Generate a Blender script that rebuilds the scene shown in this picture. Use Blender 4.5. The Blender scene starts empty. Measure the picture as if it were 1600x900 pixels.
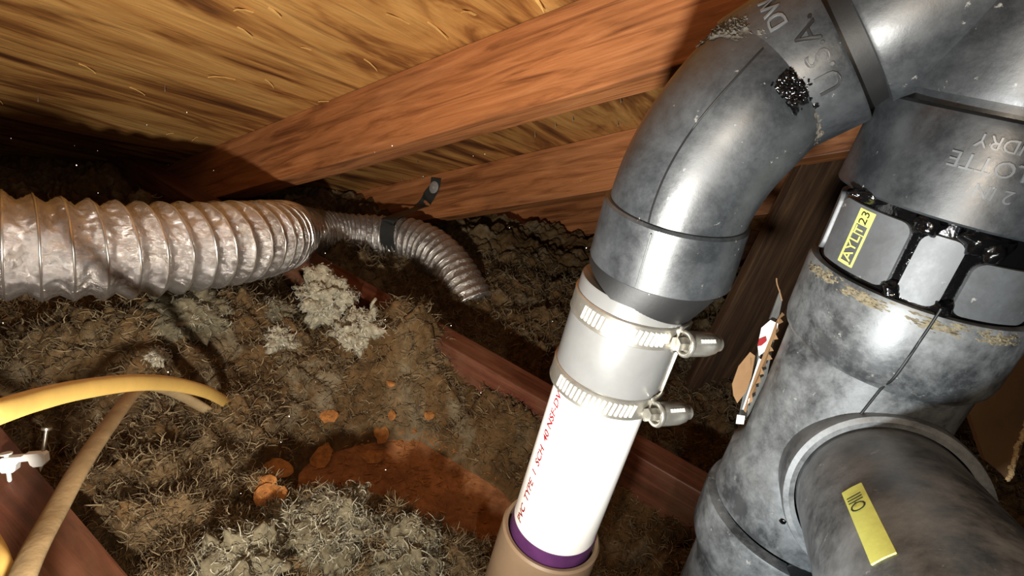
import bpy, bmesh, math, random
import numpy as np
from mathutils import Vector, Matrix, noise as mnoise

random.seed(7)
rng = np.random.default_rng(11)
SC = bpy.context.scene
COL = SC.collection

# ------------------------------------------------------------------ camera
F = 900.0                                   # focal length in pixels of the 1600 px wide frame
HC = 0.52                                   # camera height above the ceiling boards
U = Vector((0.2, 0.88, -0.43)).normalized() # world up, seen in camera axes (right, up, forward)
_fw = (Vector((0, 0, 1)) - U * U.z).normalized()
_rt = _fw.cross(U) if _fw.cross(U).x > 0 else -_fw.cross(U)
WX, WY, WZ = _rt, _fw, U


def cvec(v):
    """direction given in camera axes -> world"""
    v = Vector(v)
    return Vector((v.dot(WX), v.dot(WY), v.dot(WZ)))


def cpt(v):
    return cvec(v) + Vector((0, 0, HC))


def ray(px, py):
    return Vector(((px - 800) / F, (450 - py) / F, 1.0))


def at(px, py, z):
    """world point at distance z in front of the camera"""
    return cpt(ray(px, py) * z)


def on_level(px, py, h):
    """world point where the sight line meets the level h above the boards"""
    d = cvec(ray(px, py))
    return Vector((0, 0, HC)) + d * ((h - HC) / d.z)


cam_data = bpy.data.cameras.new('camera')
cam = bpy.data.objects.new('camera', cam_data)
COL.objects.link(cam)
cam_data.sensor_width = 36
cam_data.lens = 36 * F / 1600
cam_data.clip_start = 0.01
cx, cy, cz = cvec((1, 0, 0)), cvec((0, 1, 0)), cvec((0, 0, -1))
cam.matrix_world = Matrix(((cx.x, cy.x, cz.x, 0), (cx.y, cy.y, cz.y, 0), (cx.z, cy.z, cz.z, HC), (0, 0, 0, 1)))
SC.camera = cam
CAMW = Vector((0, 0, HC))

# ------------------------------------------------------------------ world, lights, exposure
w = bpy.data.worlds.new('world')
SC.world = w
w.use_nodes = True
w.node_tree.nodes['Background'].inputs[0].default_value = (0.35, 0.3, 0.26, 1)
w.node_tree.nodes['Background'].inputs[1].default_value = 0.012


def spot(name, loc, target, watts, cone, blend, color, size):
    d = bpy.data.lights.new(name, 'SPOT')
    d.energy = watts
    d.spot_size = math.radians(cone)
    d.spot_blend = blend
    d.color = color
    d.shadow_soft_size = size
    o = bpy.data.objects.new(name, d)
    COL.objects.link(o)
    o.location = loc
    o.rotation_euler = (target - loc).to_track_quat('-Z', 'Y').to_euler()
    return o


LAMP = cpt((-0.07, -0.165, 0.03))           # the hand torch just below the phone
spot('torch_spill', LAMP, at(480, -60, 0.8), 26, 128, 1.0, (1.0, 0.93, 0.82), 0.010)
spot('torch_beam', LAMP, at(1250, 500, 0.34), 9.5, 66, 0.85, (0.86, 0.95, 1.0), 0.010)
fl_d = bpy.data.lights.new('phone_lamp', 'POINT')   # the phone's own lamp, a thumb's width right of the lens
fl_d.energy = 1.9
fl_d.color = (1.0, 0.84, 0.66)
fl_d.shadow_soft_size = 0.004
fl_o = bpy.data.objects.new('phone_lamp', fl_d)
COL.objects.link(fl_o)
fl_o.location = cpt((0.045, -0.012, 0.0))

SC.view_settings.view_transform = 'Standard'
SC.view_settings.look = 'None'
SC.view_settings.gamma = 1
SC.view_settings.use_curve_mapping = False
SC.view_settings.exposure = 0.0


# ------------------------------------------------------------------ materials
def srgb(r, g, b):
    f = lambda c: (c / 255 / 12.92) if c / 255 <= 0.04045 else ((c / 255 + 0.055) / 1.055) ** 2.4
    return (f(r), f(g), f(b), 1)


class NT:
    def __init__(self, name):
        self.m = bpy.data.materials.new(name)
        self.m.use_nodes = True
        self.t = self.m.node_tree
        self.b = self.t.nodes['Principled BSDF']
        self.tc = self.t.nodes.new('ShaderNodeTexCoord')

    def n(self, kind, **kw):
        x = self.t.nodes.new(kind)
        for k, v in kw.items():
            if k.startswith('_'):
                setattr(x, k[1:], v)
            else:
                x.inputs[k].default_value = v
        return x

    def link(self, a, b):
        self.t.links.new(a, b)

    def mapping(self, scale=(1, 1, 1), rot=(0, 0, 0), src='Object'):
        mp = self.n('ShaderNodeMapping')
        mp.inputs['Scale'].default_value = scale
        mp.inputs['Rotation'].default_value = rot
        self.link(self.tc.outputs[src], mp.inputs['Vector'])
        return mp.outputs['Vector']

    def noise(self, vec, scale, detail=6, rough=0.6, dist=0.0):
        x = self.n('ShaderNodeTexNoise', Scale=scale, Detail=detail, Roughness=rough, Distortion=dist)
        self.link(vec, x.inputs['Vector'])
        return x.outputs['Fac']

    def ramp(self, fac, stops):
        r = self.n('ShaderNodeValToRGB')
        e = r.color_ramp.elements
        while len(e) > 1:
            e.remove(e[-1])
        e[0].position, e[0].color = stops[0]
        for p, c in stops[1:]:
            q = e.new(p)
            q.color = c
        self.link(fac, r.inputs['Fac'])
        return r.outputs['Color']

    def mix(self, fac, a, b, mode='MIX'):
        x = self.t.nodes.new('ShaderNodeMix')
        x.data_type = 'RGBA'
        x.blend_type = mode
        for s, v in ((0, fac), (6, a), (7, b)):
            if isinstance(v, (int, float)):
                x.inputs[s].default_value = v
            elif isinstance(v, tuple):
                x.inputs[s].default_value = v
            else:
                self.link(v, x.inputs[s])
        return x.outputs[2]

    def bump(self, fac, strength=0.4, dist=0.002, prev=None):
        x = self.n('ShaderNodeBump', Strength=strength, Distance=dist)
        self.link(fac, x.inputs['Height'])
        if prev is not None:
            self.link(prev, x.inputs['Normal'])
        self.link(x.outputs['Normal'], self.b.inputs['Normal'])
        return x.outputs['Normal']

    def set(self, **kw):
        for k, v in kw.items():
            k = k.replace('_', ' ')
            if hasattr(v, 'is_linked'):
                self.link(v, self.b.inputs[k])
            else:
                self.b.inputs[k].default_value = v
        return self


G = lambda v: (v, v, v, 1)


def m_plywood():
    k = NT('plywood')
    v = k.mapping((1.1, 9, 9))
    big = k.noise(k.mapping((0.9, 4.2, 4.2)), 2.4, 4, 0.6, 2.0)
    fine = k.noise(v, 4.5, 6, 0.62, 1.2)
    c1 = k.ramp(big, [(0.34, srgb(92, 54, 26)), (0.44, srgb(150, 98, 48)), (0.52, srgb(194, 140, 76)), (0.68, srgb(218, 168, 98))])
    c2 = k.ramp(fine, [(0.28, G(0.35)), (0.44, G(0.88)), (0.7, G(1.08))])
    c = k.mix(0.7, c1, c2, 'MULTIPLY')
    streak = k.noise(k.mapping((0.9, 14, 14)), 3.0, 3, 0.5, 0.8)
    s = k.ramp(streak, [(0.62, G(0)), (0.70, G(1))])
    c = k.mix(k.mix(1.0, s, G(0.55), 'MULTIPLY'), c, srgb(70, 36, 14))
    k.set(Base_Color=c, Roughness=0.62)
    n = k.bump(fine, 0.55, 0.004)
    k.bump(streak, 0.5, 0.004, n)
    return k.m


def m_lumber(name, a, b, c, rough=0.5, dusty=0.0):
    k = NT(name)
    grain = k.noise(k.mapping((1.6, 22, 22)), 4.0, 7, 0.6, 1.2)
    big = k.noise(k.mapping((1.2, 5, 5)), 3.0, 4, 0.6, 0.8)
    col = k.ramp(grain, [(0.30, a), (0.5, b), (0.72, c)])
    col = k.mix(0.8, col, k.ramp(big, [(0.3, G(0.55)), (0.5, G(0.95)), (0.7, G(1.12))]), 'MULTIPLY')
    wn = k.n('ShaderNodeTexVoronoi', Scale=7.0)
    k.link(k.mapping((0.55, 2.2, 2.2)), wn.inputs['Vector'])
    kn = k.ramp(wn.outputs['Distance'], [(0.03, G(1)), (0.14, G(0))])
    col = k.mix(k.mix(1.0, kn, G(0.75), 'MULTIPLY'), col, srgb(58, 26, 12))
    if dusty:
        d = k.noise(k.mapping(), 9, 6, 0.65)
        col = k.mix(k.ramp(d, [(0.42, G(0)), (0.75, G(dusty))]), col, srgb(150, 120, 90))
    k.set(Base_Color=col, Roughness=rough)
    k.bump(grain, 0.35, 0.003)
    return k.m


def m_abs(name='black_plastic', base=(26, 28, 30), dust=0.45, rough=0.34, dcol=(104, 108, 112)):
    k = NT(name)
    d1 = k.noise(k.mapping(), 26, 9, 0.76, 0.15)
    d2 = k.noise(k.mapping(), 150, 5, 0.65)
    f = k.ramp(d1, [(0.40, G(0.05)), (0.75, G(dust))])
    col = k.mix(f, srgb(*base), srgb(*dcol))
    sp = k.ramp(d2, [(0.66, G(0)), (0.72, G(0.5))])
    col = k.mix(sp, col, srgb(180, 178, 170))
    k.set(Base_Color=col, Roughness=k.ramp(d1, [(0.3, G(rough - 0.06)), (0.8, G(rough + 0.28))]), Specular_IOR_Level=0.8)
    k.bump(d2, 0.12, 0.0008)
    return k.m


def m_plain(name, col, rough=0.5, metal=0.0, bump=0.0, bscale=60, var=0.0, spec=0.5):
    k = NT(name)
    d = k.noise(k.mapping(), bscale, 6, 0.65)
    c = k.mix(1.0, col, k.ramp(d, [(0.3, G(1 - var)), (0.7, G(1 + var * 0.3))]), 'MULTIPLY') if var else col
    k.set(Base_Color=c, Roughness=rough, Metallic=metal, Specular_IOR_Level=spec)
    if bump:
        k.bump(d, bump, 0.002)
    return k.m


def m_foil():
    k = NT('foil')
    n1 = k.noise(k.mapping(), 75, 7, 0.7, 1.6)
    n2 = k.noise(k.mapping((1, 1, 1)), 22, 4, 0.6)
    sp = k.n('ShaderNodeSeparateXYZ')
    k.link(k.tc.outputs['Normal'], sp.inputs[0])
    tan = k.ramp(n2, [(0.35, srgb(236, 233, 231)), (0.65, srgb(196, 188, 182))])
    k.set(Base_Color=tan, Metallic=0.86, Roughness=k.ramp(n2, [(0.35, G(0.13)), (0.7, G(0.34))]))
    k.bump(n1, 0.8, 0.004)
    return k.m


def m_insulation():
    k = NT('insulation_wool')
    a = k.noise(k.mapping(), 3.2, 5, 0.6, 0.5)
    b = k.noise(k.mapping(), 55, 8, 0.72, 1.0)
    c = k.ramp(a, [(0.34, srgb(80, 60, 39)), (0.5, srgb(116, 90, 59)), (0.66, srgb(134, 116, 88))])
    m_ = k.noise(k.mapping(), 17, 6, 0.65, 0.6)
    c = k.mix(k.ramp(m_, [(0.52, G(0)), (0.72, G(0.75))]), c, srgb(158, 148, 124))
    c = k.mix(k.ramp(m_, [(0.28, G(0.7)), (0.44, G(0))]), c, srgb(70, 48, 28))
    c = k.mix(0.9, c, k.ramp(b, [(0.28, G(0.35)), (0.5, G(0.9)), (0.75, G(1.35))]), 'MULTIPLY')
    k.set(Base_Color=c, Roughness=0.95, Specular_IOR_Level=0.1)
    k.bump(b, 1.0, 0.006)
    return k.m


def m_fibre(name, lo, hi):
    k = NT(name)
    at_ = k.n('ShaderNodeAttribute', _attribute_name='rnd')
    c = k.ramp(at_.outputs['Fac'], [(0.0, lo), (1.0, hi)])
    k.set(Base_Color=c, Roughness=0.8, Specular_IOR_Level=0.25)
    return k.m


def m_dirt():
    k = NT('dusty_ceiling_board')
    a = k.noise(k.mapping(), 9, 7, 0.65)
    b = k.noise(k.mapping(), 120, 5, 0.7)
    c = k.ramp(a, [(0.35, srgb(130, 84, 52)), (0.6, srgb(186, 128, 82))])
    c = k.mix(0.8, c, k.ramp(b, [(0.3, G(0.5)), (0.7, G(1.2))]), 'MULTIPLY')
    k.set(Base_Color=c, Roughness=0.95)
    k.bump(b, 0.6, 0.003)
    return k.m


M = dict(
    ply=m_plywood(),
    rafter=m_lumber('stained_lumber', srgb(116, 68, 38), srgb(172, 110, 66), srgb(200, 136, 88), 0.5),
    joist=m_lumber('red_brown_lumber', srgb(70, 36, 26), srgb(104, 58, 42), srgb(126, 76, 58), 0.42, 0.4),
    board=m_lumber('weathered_board', srgb(44, 28, 16), srgb(74, 50, 30), srgb(104, 76, 50), 0.7),
    abs=m_abs('black_plastic', (18, 21, 24), 0.28), abs_dusty=m_abs('dusty_black_plastic', (34, 36, 38), 0.8, 0.36, (146, 148, 148)),
    abs_grey=m_abs('worn_grey_plastic', (70, 71, 72), 0.6, 0.42),
    gloss=m_plain('wet_black_cement', srgb(8, 8, 9), 0.08, 0, 0.25, 140, 0, 0.7),
    groove=m_plain('dull_black_plastic', srgb(16, 16, 17), 0.55, 0, 0.1, 60),
    emboss=m_plain('raised_black_plastic', srgb(84, 86, 88), 0.35, 0, 0.0),
    engrave=m_plain('engraved_black_plastic', srgb(10, 10, 11), 0.5),
    pvc=m_plain('white_pvc', srgb(236, 234, 230), 0.32, 0, 0.02, 40, 0.06),
    beige=m_plain('beige_pvc', srgb(140, 118, 95), 0.45, 0, 0.05, 30, 0.15),
    purple=m_plain('purple_primer', srgb(84, 44, 92), 0.4, 0, 0.1, 50, 0.35),
    red=m_plain('red_ink', srgb(128, 14, 22), 0.6),
    rubber=m_plain('grey_sleeve', srgb(122, 122, 121), 0.30, 0.3, 0.03, 50, 0.12),
    steel=m_plain('stainless_steel', srgb(186, 182, 172), 0.3, 0.85, 0.08, 120, 0.25),
    slot=m_plain('bright_steel_slot', srgb(236, 236, 228), 0.3, 0.3),
    foil=m_foil(), wire=m_plain('bright_wire', srgb(214, 208, 200), 0.28, 0.9),
    wool=m_insulation(), dirt=m_dirt(),
    fibre=m_fibre('brown_fibre', srgb(54, 42, 27), srgb(150, 132, 102)),
    pale=m_fibre('pale_fibre', srgb(84, 77, 60), srgb(176, 170, 150)),
    bright=m_fibre('whitish_fibre', srgb(130, 124, 106), srgb(224, 220, 206)),
    brightlump=m_plain('whitish_wool', srgb(178, 170, 148), 0.95, 0, 1.0, 160, 0.6, 0.1),
    palelump=m_plain('pale_wool', srgb(118, 109, 88), 0.95, 0, 1.0, 160, 0.5, 0.1),
    chip=m_plain('orange_wood_chip', srgb(176, 116, 58), 0.7, 0, 0.8, 160, 0.6),
    splinter=m_plain('pale_splinter', srgb(222, 176, 104), 0.7, 0, 0.2, 90, 0.2),
    nail=m_plain('nail_steel', srgb(190, 180, 160), 0.35, 0.8),
    cable_y=m_plain('yellow_cable_jacket', srgb(226, 186, 104), 0.42, 0, 0.06, 40, 0.12),
    cable_d=m_plain('dusty_cable_jacket', srgb(168, 144, 106), 0.62, 0, 0.3, 60, 0.3),
    clip=m_plain('white_plastic', srgb(250, 250, 246), 0.4),
    strap=m_plain('dark_grey_strap', srgb(58, 58, 56), 0.5, 0, 0.1, 80, 0.2),
    washer=m_plain('zinc_washer', srgb(176, 175, 172), 0.4, 0.15, 0.1, 200, 0.2),
    card=m_plain('brown_cardboard', srgb(122, 92, 60), 0.85, 0, 0.15, 25, 0.25),
    cardedge=m_plain('torn_cardboard', srgb(196, 164, 116), 0.9, 0, 0.6, 150, 0.3),
    paper=m_plain('white_paper', srgb(226, 222, 216), 0.7, 0, 0.1, 60, 0.1),
    ylabel=m_plain('yellow_label', srgb(220, 222, 112), 0.5, 0, 0.05, 120, 0.15),
    rimcrust=m_plain('tan_crust', srgb(120, 110, 88), 0.8, 0, 0.6, 200, 0.4),
    crustdust=m_plain('dust_crust', srgb(78, 74, 66), 0.8, 0, 0.6, 200, 0.5),
    film=m_plain('grey_film', srgb(90, 90, 88), 0.2, 0, 0.2, 60, 0.2),
    ink=m_plain('black_ink', srgb(40, 40, 30), 0.6),
)


# ------------------------------------------------------------------ mesh helpers
def tag(o, label=None, cat=None, group=None, kind=None):
    if label:
        o['label'] = label
    if cat:
        o['category'] = cat
    if group:
        o['group'] = group
    if kind:
        o['kind'] = kind
    return o


def link(name, me, mat, parent=None, smooth=None):
    if mat is not None:
        me.materials.append(M[mat] if isinstance(mat, str) else mat)
    if smooth is not None:
        me.polygons.foreach_set('use_smooth', [True] * len(me.polygons))
        me.set_sharp_from_angle(angle=math.radians(smooth))
    o = bpy.data.objects.new(name, me)
    COL.objects.link(o)
    if parent is not None:
        o.parent = parent
        o.matrix_parent_inverse = parent.matrix_world.inverted()
    return o


def mesh(name, verts, faces):
    me = bpy.data.meshes.new(name)
    me.from_pydata([tuple(v) for v in verts], [], faces)
    me.update()
    return me


def np_quads(name, verts, quads):
    me = bpy.data.meshes.new(name)
    me.vertices.add(len(verts))
    me.vertices.foreach_set('co', np.asarray(verts, dtype=np.float32).ravel())
    nq = len(quads)
    me.loops.add(nq * 4)
    me.loops.foreach_set('vertex_index', np.asarray(quads, dtype=np.int32).ravel())
    me.polygons.add(nq)
    me.polygons.foreach_set('loop_start', np.arange(0, nq * 4, 4, dtype=np.int32))
    me.update(calc_edges=True)
    me.validate()
    return me


def empty(name, loc):
    o = bpy.data.objects.new(name, None)
    o.empty_display_size = 0.02
    COL.objects.link(o)
    o.location = loc
    o.matrix_world = Matrix.Translation(loc)
    return o


def frame(loc, ex, ey, ez):
    return Matrix(((ex.x, ey.x, ez.x, loc.x), (ex.y, ey.y, ez.y, loc.y), (ex.z, ey.z, ez.z, loc.z), (0, 0, 0, 1)))


def bm_to(name, bm, mat, parent=None, smooth=None):
    me = bpy.data.meshes.new(name)
    bm.normal_update()
    bm.to_mesh(me)
    bm.free()
    return link(name, me, mat, parent, smooth)


def box_mesh(name, x0, x1, y0, y1, z0, z1, bevel=0.0, cuts=0, wob=0.0):
    bm = bmesh.new()
    bmesh.ops.create_cube(bm, size=1)
    for v in bm.verts:
        v.co = Vector((x0 if v.co.x < 0 else x1, y0 if v.co.y < 0 else y1, z0 if v.co.z < 0 else z1))
    if bevel:
        bmesh.ops.bevel(bm, geom=list(bm.edges), offset=bevel, segments=2, affect='EDGES', profile=0.6)
    if cuts:
        for k in range(1, cuts):
            x = x0 + (x1 - x0) * k / cuts
            bmesh.ops.bisect_plane(bm, geom=bm.verts[:] + bm.edges[:] + bm.faces[:], plane_co=(x, 0, 0), plane_no=(1, 0, 0))
        for v in bm.verts:
            n = mnoise.noise_vector(Vector((v.co.x * 3, v.co.y * 9 + 5, v.co.z * 9)))
            v.co += Vector((0, n.y, n.z)) * wob
    me = bpy.data.meshes.new(name)
    bm.normal_update()
    bm.to_mesh(me)
    bm.free()
    return me


class Axis:
    """a cylinder axis: o = point at t = 0, d = direction of growing t; angle 0 faces the camera, + = picture right"""

    def __init__(self, o, d):
        self.o, self.d = o, d.normalized()
        e1 = CAMW - o
        self.e1 = (e1 - self.d * e1.dot(self.d)).normalized()
        self.e2 = self.d.cross(self.e1)
        if self.e2.dot(cvec((1, 0, 0))) < 0:
            self.e2 = -self.e2

    def p(self, t, a, r):
        return self.o + self.d * t + (self.e1 * math.cos(a) + self.e2 * math.sin(a)) * r

    def c(self, t):
        return self.o + self.d * t

    def nrm(self, a):
        return self.e1 * math.cos(a) + self.e2 * math.sin(a)

    def tan(self, a):
        return self.e2 * math.cos(a) - self.e1 * math.sin(a)


def lathe(ax, prof, n=96, wob=0.0, seed=0, cap=True):
    vs, fs = [], []
    for i, (t, r) in enumerate(prof):
        for j in range(n):
            a = 2 * math.pi * j / n
            rr = r + (wob * mnoise.noise(Vector((math.cos(a) * 1.5, math.sin(a) * 1.5, t * 30 + seed))) if wob else 0)
            vs.append(ax.p(t, a, rr))
    for i in range(len(prof) - 1):
        for j in range(n):
            k = (j + 1) % n
            fs.append((i * n + j, i * n + k, (i + 1) * n + k, (i + 1) * n + j))
    if cap:
        fs.append(tuple(range(n)))
        fs.append(tuple((len(prof) - 1) * n + j for j in range(n)))
    me = mesh('lathe', vs, fs)
    fix_normals(me)
    return me


def fix_normals(me):
    bm = bmesh.new()
    bm.from_mesh(me)
    bmesh.ops.recalc_face_normals(bm, faces=bm.faces)
    bm.to_mesh(me)
    bm.free()


def hub_prof(t0, t1, r, inner, depth=0.0, bev=0.0012):
    """an open socket: outer wall from t1 to t0, lip, and bore back in by depth"""
    return [(t1, r * 0.6), (t1, r - bev), (t1 - math.copysign(bev, t1 - t0), r), (t0 + math.copysign(bev, t1 - t0), r), (t0, r - bev),
            (t0, inner), (t0 + math.copysign(depth, t1 - t0), inner)]


def catmull(pts, n):
    P = [pts[0] * 2 - pts[1]] + list(pts) + [pts[-1] * 2 - pts[-2]]
    out = []
    for i in range(1, len(P) - 2):
        a, b, c, d = P[i - 1], P[i], P[i + 1], P[i + 2]
        for k in range(n):
            t = k / n
            out.append(0.5 * ((2 * b) + (c - a) * t + (2 * a - 5 * b + 4 * c - d) * t * t + (3 * b - a - 3 * c + d) * t ** 3))
    out.append(pts[-1].copy())
    return out


def resample(pts, step):
    out = [pts[0].copy()]
    acc, prev = 0.0, pts[0]
    for q in pts[1:]:
        while True:
            seg = (q - prev).length
            if acc + seg < step or seg < 1e-9:
                acc += seg
                prev = q
                break
            prev = prev + (q - prev) * ((step - acc) / seg)
            out.append(prev.copy())
            acc = 0.0
    return out


def frames(pts, hint):
    T = [(pts[min(i + 1, len(pts) - 1)] - pts[max(i - 1, 0)]).normalized() for i in range(len(pts))]
    n = (hint - T[0] * hint.dot(T[0])).normalized()
    out = []
    for t in T:
        n = (n - t * n.dot(t)).normalized()
        out.append((t, n, t.cross(n)))
    return out


def sweep(pts, rf, n=48, hint=Vector((0, 0, 1)), cap=True):
    """rf(i, s, a) -> (radius along normal, radius along binormal)"""
    fr = frames(pts, hint)
    vs, fs, s = [], [], 0.0
    for i, p in enumerate(pts):
        if i:
            s += (p - pts[i - 1]).length
        for j in range(n):
            a = 2 * math.pi * j / n
            r1, r2 = rf(i, s, a)
            vs.append(p + fr[i][1] * (math.cos(a) * r1) + fr[i][2] * (math.sin(a) * r2))
    for i in range(len(pts) - 1):
        for j in range(n):
            k = (j + 1) % n
            fs.append((i * n + j, i * n + k, (i + 1) * n + k, (i + 1) * n + j))
    if cap:
        fs.append(tuple(reversed(range(n))))
        fs.append(tuple((len(pts) - 1) * n + j for j in range(n)))
    return mesh('sweep', vs, fs)


def text_mesh(body, size, depth, fn, mat, name, parent, align='CENTER', bold=0.0, sub=0.0012):
    """lettering as thin geometry bent over a surface: fn(x, y, z) -> world point"""
    c = bpy.data.curves.new('lettering', 'FONT')
    c.body = body
    c.size = size
    c.extrude = depth
    c.offset = bold
    c.align_x = align
    c.align_y = 'CENTER'
    c.resolution_u = 3
    o = bpy.data.objects.new('lettering', c)
    COL.objects.link(o)
    bpy.context.view_layer.update()
    me = bpy.data.meshes.new_from_object(o.evaluated_get(bpy.context.evaluated_depsgraph_get()))
    bpy.data.objects.remove(o)
    bpy.data.curves.remove(c)
    me.materials.clear()
    for v in me.vertices:
        v.co = fn(v.co.x, v.co.y, v.co.z)
    me.update()
    return link(name, me, mat, parent)


def patch(ax, t0, t1, a0, a1, r0, r1, na=16, nt=8, rad=0.0):
    """a curved plate lying on a cylinder, with rounded corners"""
    hw, hh = (a1 - a0) / 2 * r1, (t1 - t0) / 2
    out = []
    for cxs, cys, st in ((1, 1, 0), (-1, 1, 90), (-1, -1, 180), (1, -1, 270)):
        for q in range(6):
            an = math.radians(st + 18 * q)
            out.append((cxs * (hw - rad) + math.cos(an) * rad, cys * (hh - rad) + math.sin(an) * rad))
    # resample long runs
    ring = []
    for i in range(len(out)):
        a, b = out[i], out[(i + 1) % len(out)]
        m = max(1, int(abs(a[0] - b[0]) / 0.003))
        for q in range(m):
            ring.append((a[0] + (b[0] - a[0]) * q / m, a[1] + (b[1] - a[1]) * q / m))
    am, tm = (a0 + a1) / 2, (t0 + t1) / 2
    vs, fs = [], []
    lev = [(1.0, r0), (1.0, r1 - 0.0008), (0.985, r1), (0.75, r1), (0.4, r1), (0.1, r1)]
    for s, r in lev:
        for (x, y) in ring:
            vs.append(ax.p(tm + y * s, am + x * s / r1, r))
    n = len(ring)
    for i in range(len(lev) - 1):
        for j in range(n):
            k = (j + 1) % n
            fs.append((i * n + j, i * n + k, (i + 1) * n + k, (i + 1) * n + j))
    fs.append(tuple((len(lev) - 1) * n + j for j in range(n)))
    me = mesh('patch', vs, fs)
    fix_normals(me)
    return me


def blob(name, pos, rad, mat, parent, seed=0, squash=None, rough=0.35, sub=3, freq=1.2):
    bm = bmesh.new()
    bmesh.ops.create_icosphere(bm, subdivisions=sub, radius=1)
    for v in bm.verts:
        d = v.co.normalized()
        k = 1 + rough * mnoise.fractal(d * freq + Vector((seed * 3.1, seed, 0)), 1.0, 2.0, 4)
        v.co = Vector((d.x * rad[0], d.y * rad[1], d.z * rad[2])) * k
    if squash is not None:
        bmesh.ops.transform(bm, matrix=squash, verts=bm.verts)
    bmesh.ops.translate(bm, vec=pos, verts=bm.verts)
    return bm_to(name, bm, mat, parent, 60)


# ------------------------------------------------------------------ the roof: deck, rafters
H_DECK = 0.34
D1 = Vector((-1165, -68, 900)).normalized()                  # along the rafters, towards the eave (camera axes)
NRM = Vector((0, 0.998, 0.069)).normalized()
D1 = (D1 - NRM * D1.dot(NRM)).normalized()
D2 = NRM.cross(D1)
if D2.z < 0:
    D2 = -D2
wD1, wD2, wN = cvec(D1), cvec(D2), cvec(NRM)
deck_o = cpt(NRM * H_DECK)
DECKM = frame(deck_o, wD2, wD1, wD2.cross(wD1))              # local x: across rafters, y: to the eave


def deck_xy(px, py, drop=0.0):
    """deck coordinates under a picture point, drop = distance below the deck face"""
    r = ray(px, py)
    z = (H_DECK - drop) / r.dot(NRM)
    p = r * z
    return p.dot(D2), p.dot(D1)


up_sign = 1 if wD2.cross(wD1).dot(wN) > 0 else -1
# where the deck comes down to the boards: keep the sheet above that line at every corner we can
deck = link('ceiling', box_mesh('ceiling', -0.9, 2.6, -1.3, 2.4, 0 if up_sign > 0 else -0.014, 0.014 if up_sign > 0 else 0), 'ply')
deck.matrix_world = DECKM
tag(deck, 'rough plywood roof sheathing seen from below', None, None, 'structure')


def rafter(s, label, length0=-1.3, length1=2.2, h=0.1, wdt=0.04):
    z0, z1 = (-h, -0.0005) if up_sign > 0 else (0.0005, h)
    me = box_mesh('rafter', length0, length1, 0, wdt, z0, z1, 0.0016, 40, 0.0016)
    o = link('rafter', me, 'rafter')
    # local x along the rafter, y across
    o.matrix_world = frame(deck_o + wD2 * s, wD1, wD2, wD1.cross(wD2) * (1 if wD1.cross(wD2).dot(wN) * up_sign > 0 else -1))
    return tag(o, label, 'rafter')


s1 = deck_xy(900, 0)[0]
s2 = deck_xy(1018, 194)[0]
rafter(s1, 'long orange-brown wooden rafter nearest the camera, under the roof sheathing')
raf2 = rafter(s2, 'second orange-brown rafter, the one the dark duct strap is screwed to')
rafter(s2 * 2 - s1, 'dim brown rafter farthest back, behind the strapped rafter')

# splinters and nail tips poking out of the sheathing
SPL = [(150, 106, 1), (227, 142, 1), (260, 205, 1), (300, 212, 2), (325, 110, 1), (428, 128, 1), (497, 152, 1), (440, 20, 1), (365, 4, 1),
       (720, 6, 1), (603, 14, 1), (590, 102, 1), (700, 52, 1), (850, 5, 1), (258, 132, 0), (60, 148, 0), (5, 155, 1), (395, 50, 1), (470, 70, 1),
       (836, 205, 0), (868, 190, 0), (965, 188, 0), (895, 180, 0), (652, 248, 0), (628, 276, 0), (640, 278, 0), (660, 272, 0), (530, 272, 0), (970, 150, 0)]
bmn = bmesh.new()
bmesh.ops.create_cone(bmn, segments=6, radius1=0.0011, radius2=0.0002, depth=0.012, cap_ends=True)
bmesh.ops.translate(bmn, vec=(0, 0, -0.005), verts=bmn.verts)
nail_me = bpy.data.meshes.new('nail_tip')
bmn.to_mesh(nail_me)
bmn.free()
nail_me.materials.append(M['nail'])
for i, (px, py, kind) in enumerate(SPL):
    x, y = deck_xy(px, py)
    base = DECKM @ Vector((x, y, 0))
    if kind == 0:
        o = bpy.data.objects.new('nail_tip', nail_me)
        COL.objects.link(o)
        o.parent = deck
        q = wN.to_track_quat('Z', 'Y').to_matrix().to_4x4()
        o.matrix_parent_inverse = deck.matrix_world.inverted()
        o.matrix_basis = Matrix.Translation(base) @ q @ Matrix.Scale(-1, 4, (0, 0, 0.0001)) if False else Matrix.Translation(base) @ q @ Matrix.Rotation(math.pi, 4, 'X') @ Matrix.Translation((0, 0, 0.004)) if False else Matrix.Translation(base) @ q
    else:
        L = random.uniform(0.010, 0.036) * (1 if kind == 1 else 0.6)
        wd = random.uniform(0.0008, 0.0024)
        lift = random.uniform(0.002, 0.010)
        g = random.uniform(-0.12, 0.12) + (math.pi if random.random() < 0.4 else 0)
        dx = wD2 * math.cos(g) + wD1 * math.sin(g)
        dy = wN.cross(dx)
        vs = []
        for f, hw, hz in ((0, 0.9, 0.0), (0.4, 1.0, 0.15), (0.8, 0.6, 0.6), (1, 0.08, 1.0)):
            c = base - dx * (L * (1 - f)) - wN * (lift * hz + 0.0003)
            vs += [c - dy * wd * hw, c + dy * wd * hw, c + dy * wd * hw - wN * 0.001, c - dy * wd * hw - wN * 0.001]
        fs = [(0, 1, 2, 3), (12, 13, 14, 15)]
        for q in range(3):
            for e in range(4):
                fs.append((q * 4 + e, q * 4 + (e + 1) % 4, q * 4 + 4 + (e + 1) % 4, q * 4 + 4 + e))
        me = mesh('splinter', vs, fs)
        fix_normals(me)
        link('splinter', me, 'splinter', deck)

# ------------------------------------------------------------------ floor boards and joists
fl = link('floor', box_mesh('floor', -1.6, 1.9, -0.8, 2.0, -0.012, 0.0), 'dirt')
tag(fl, 'dusty brown ceiling boards under the insulation', None, None, 'structure')

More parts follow.
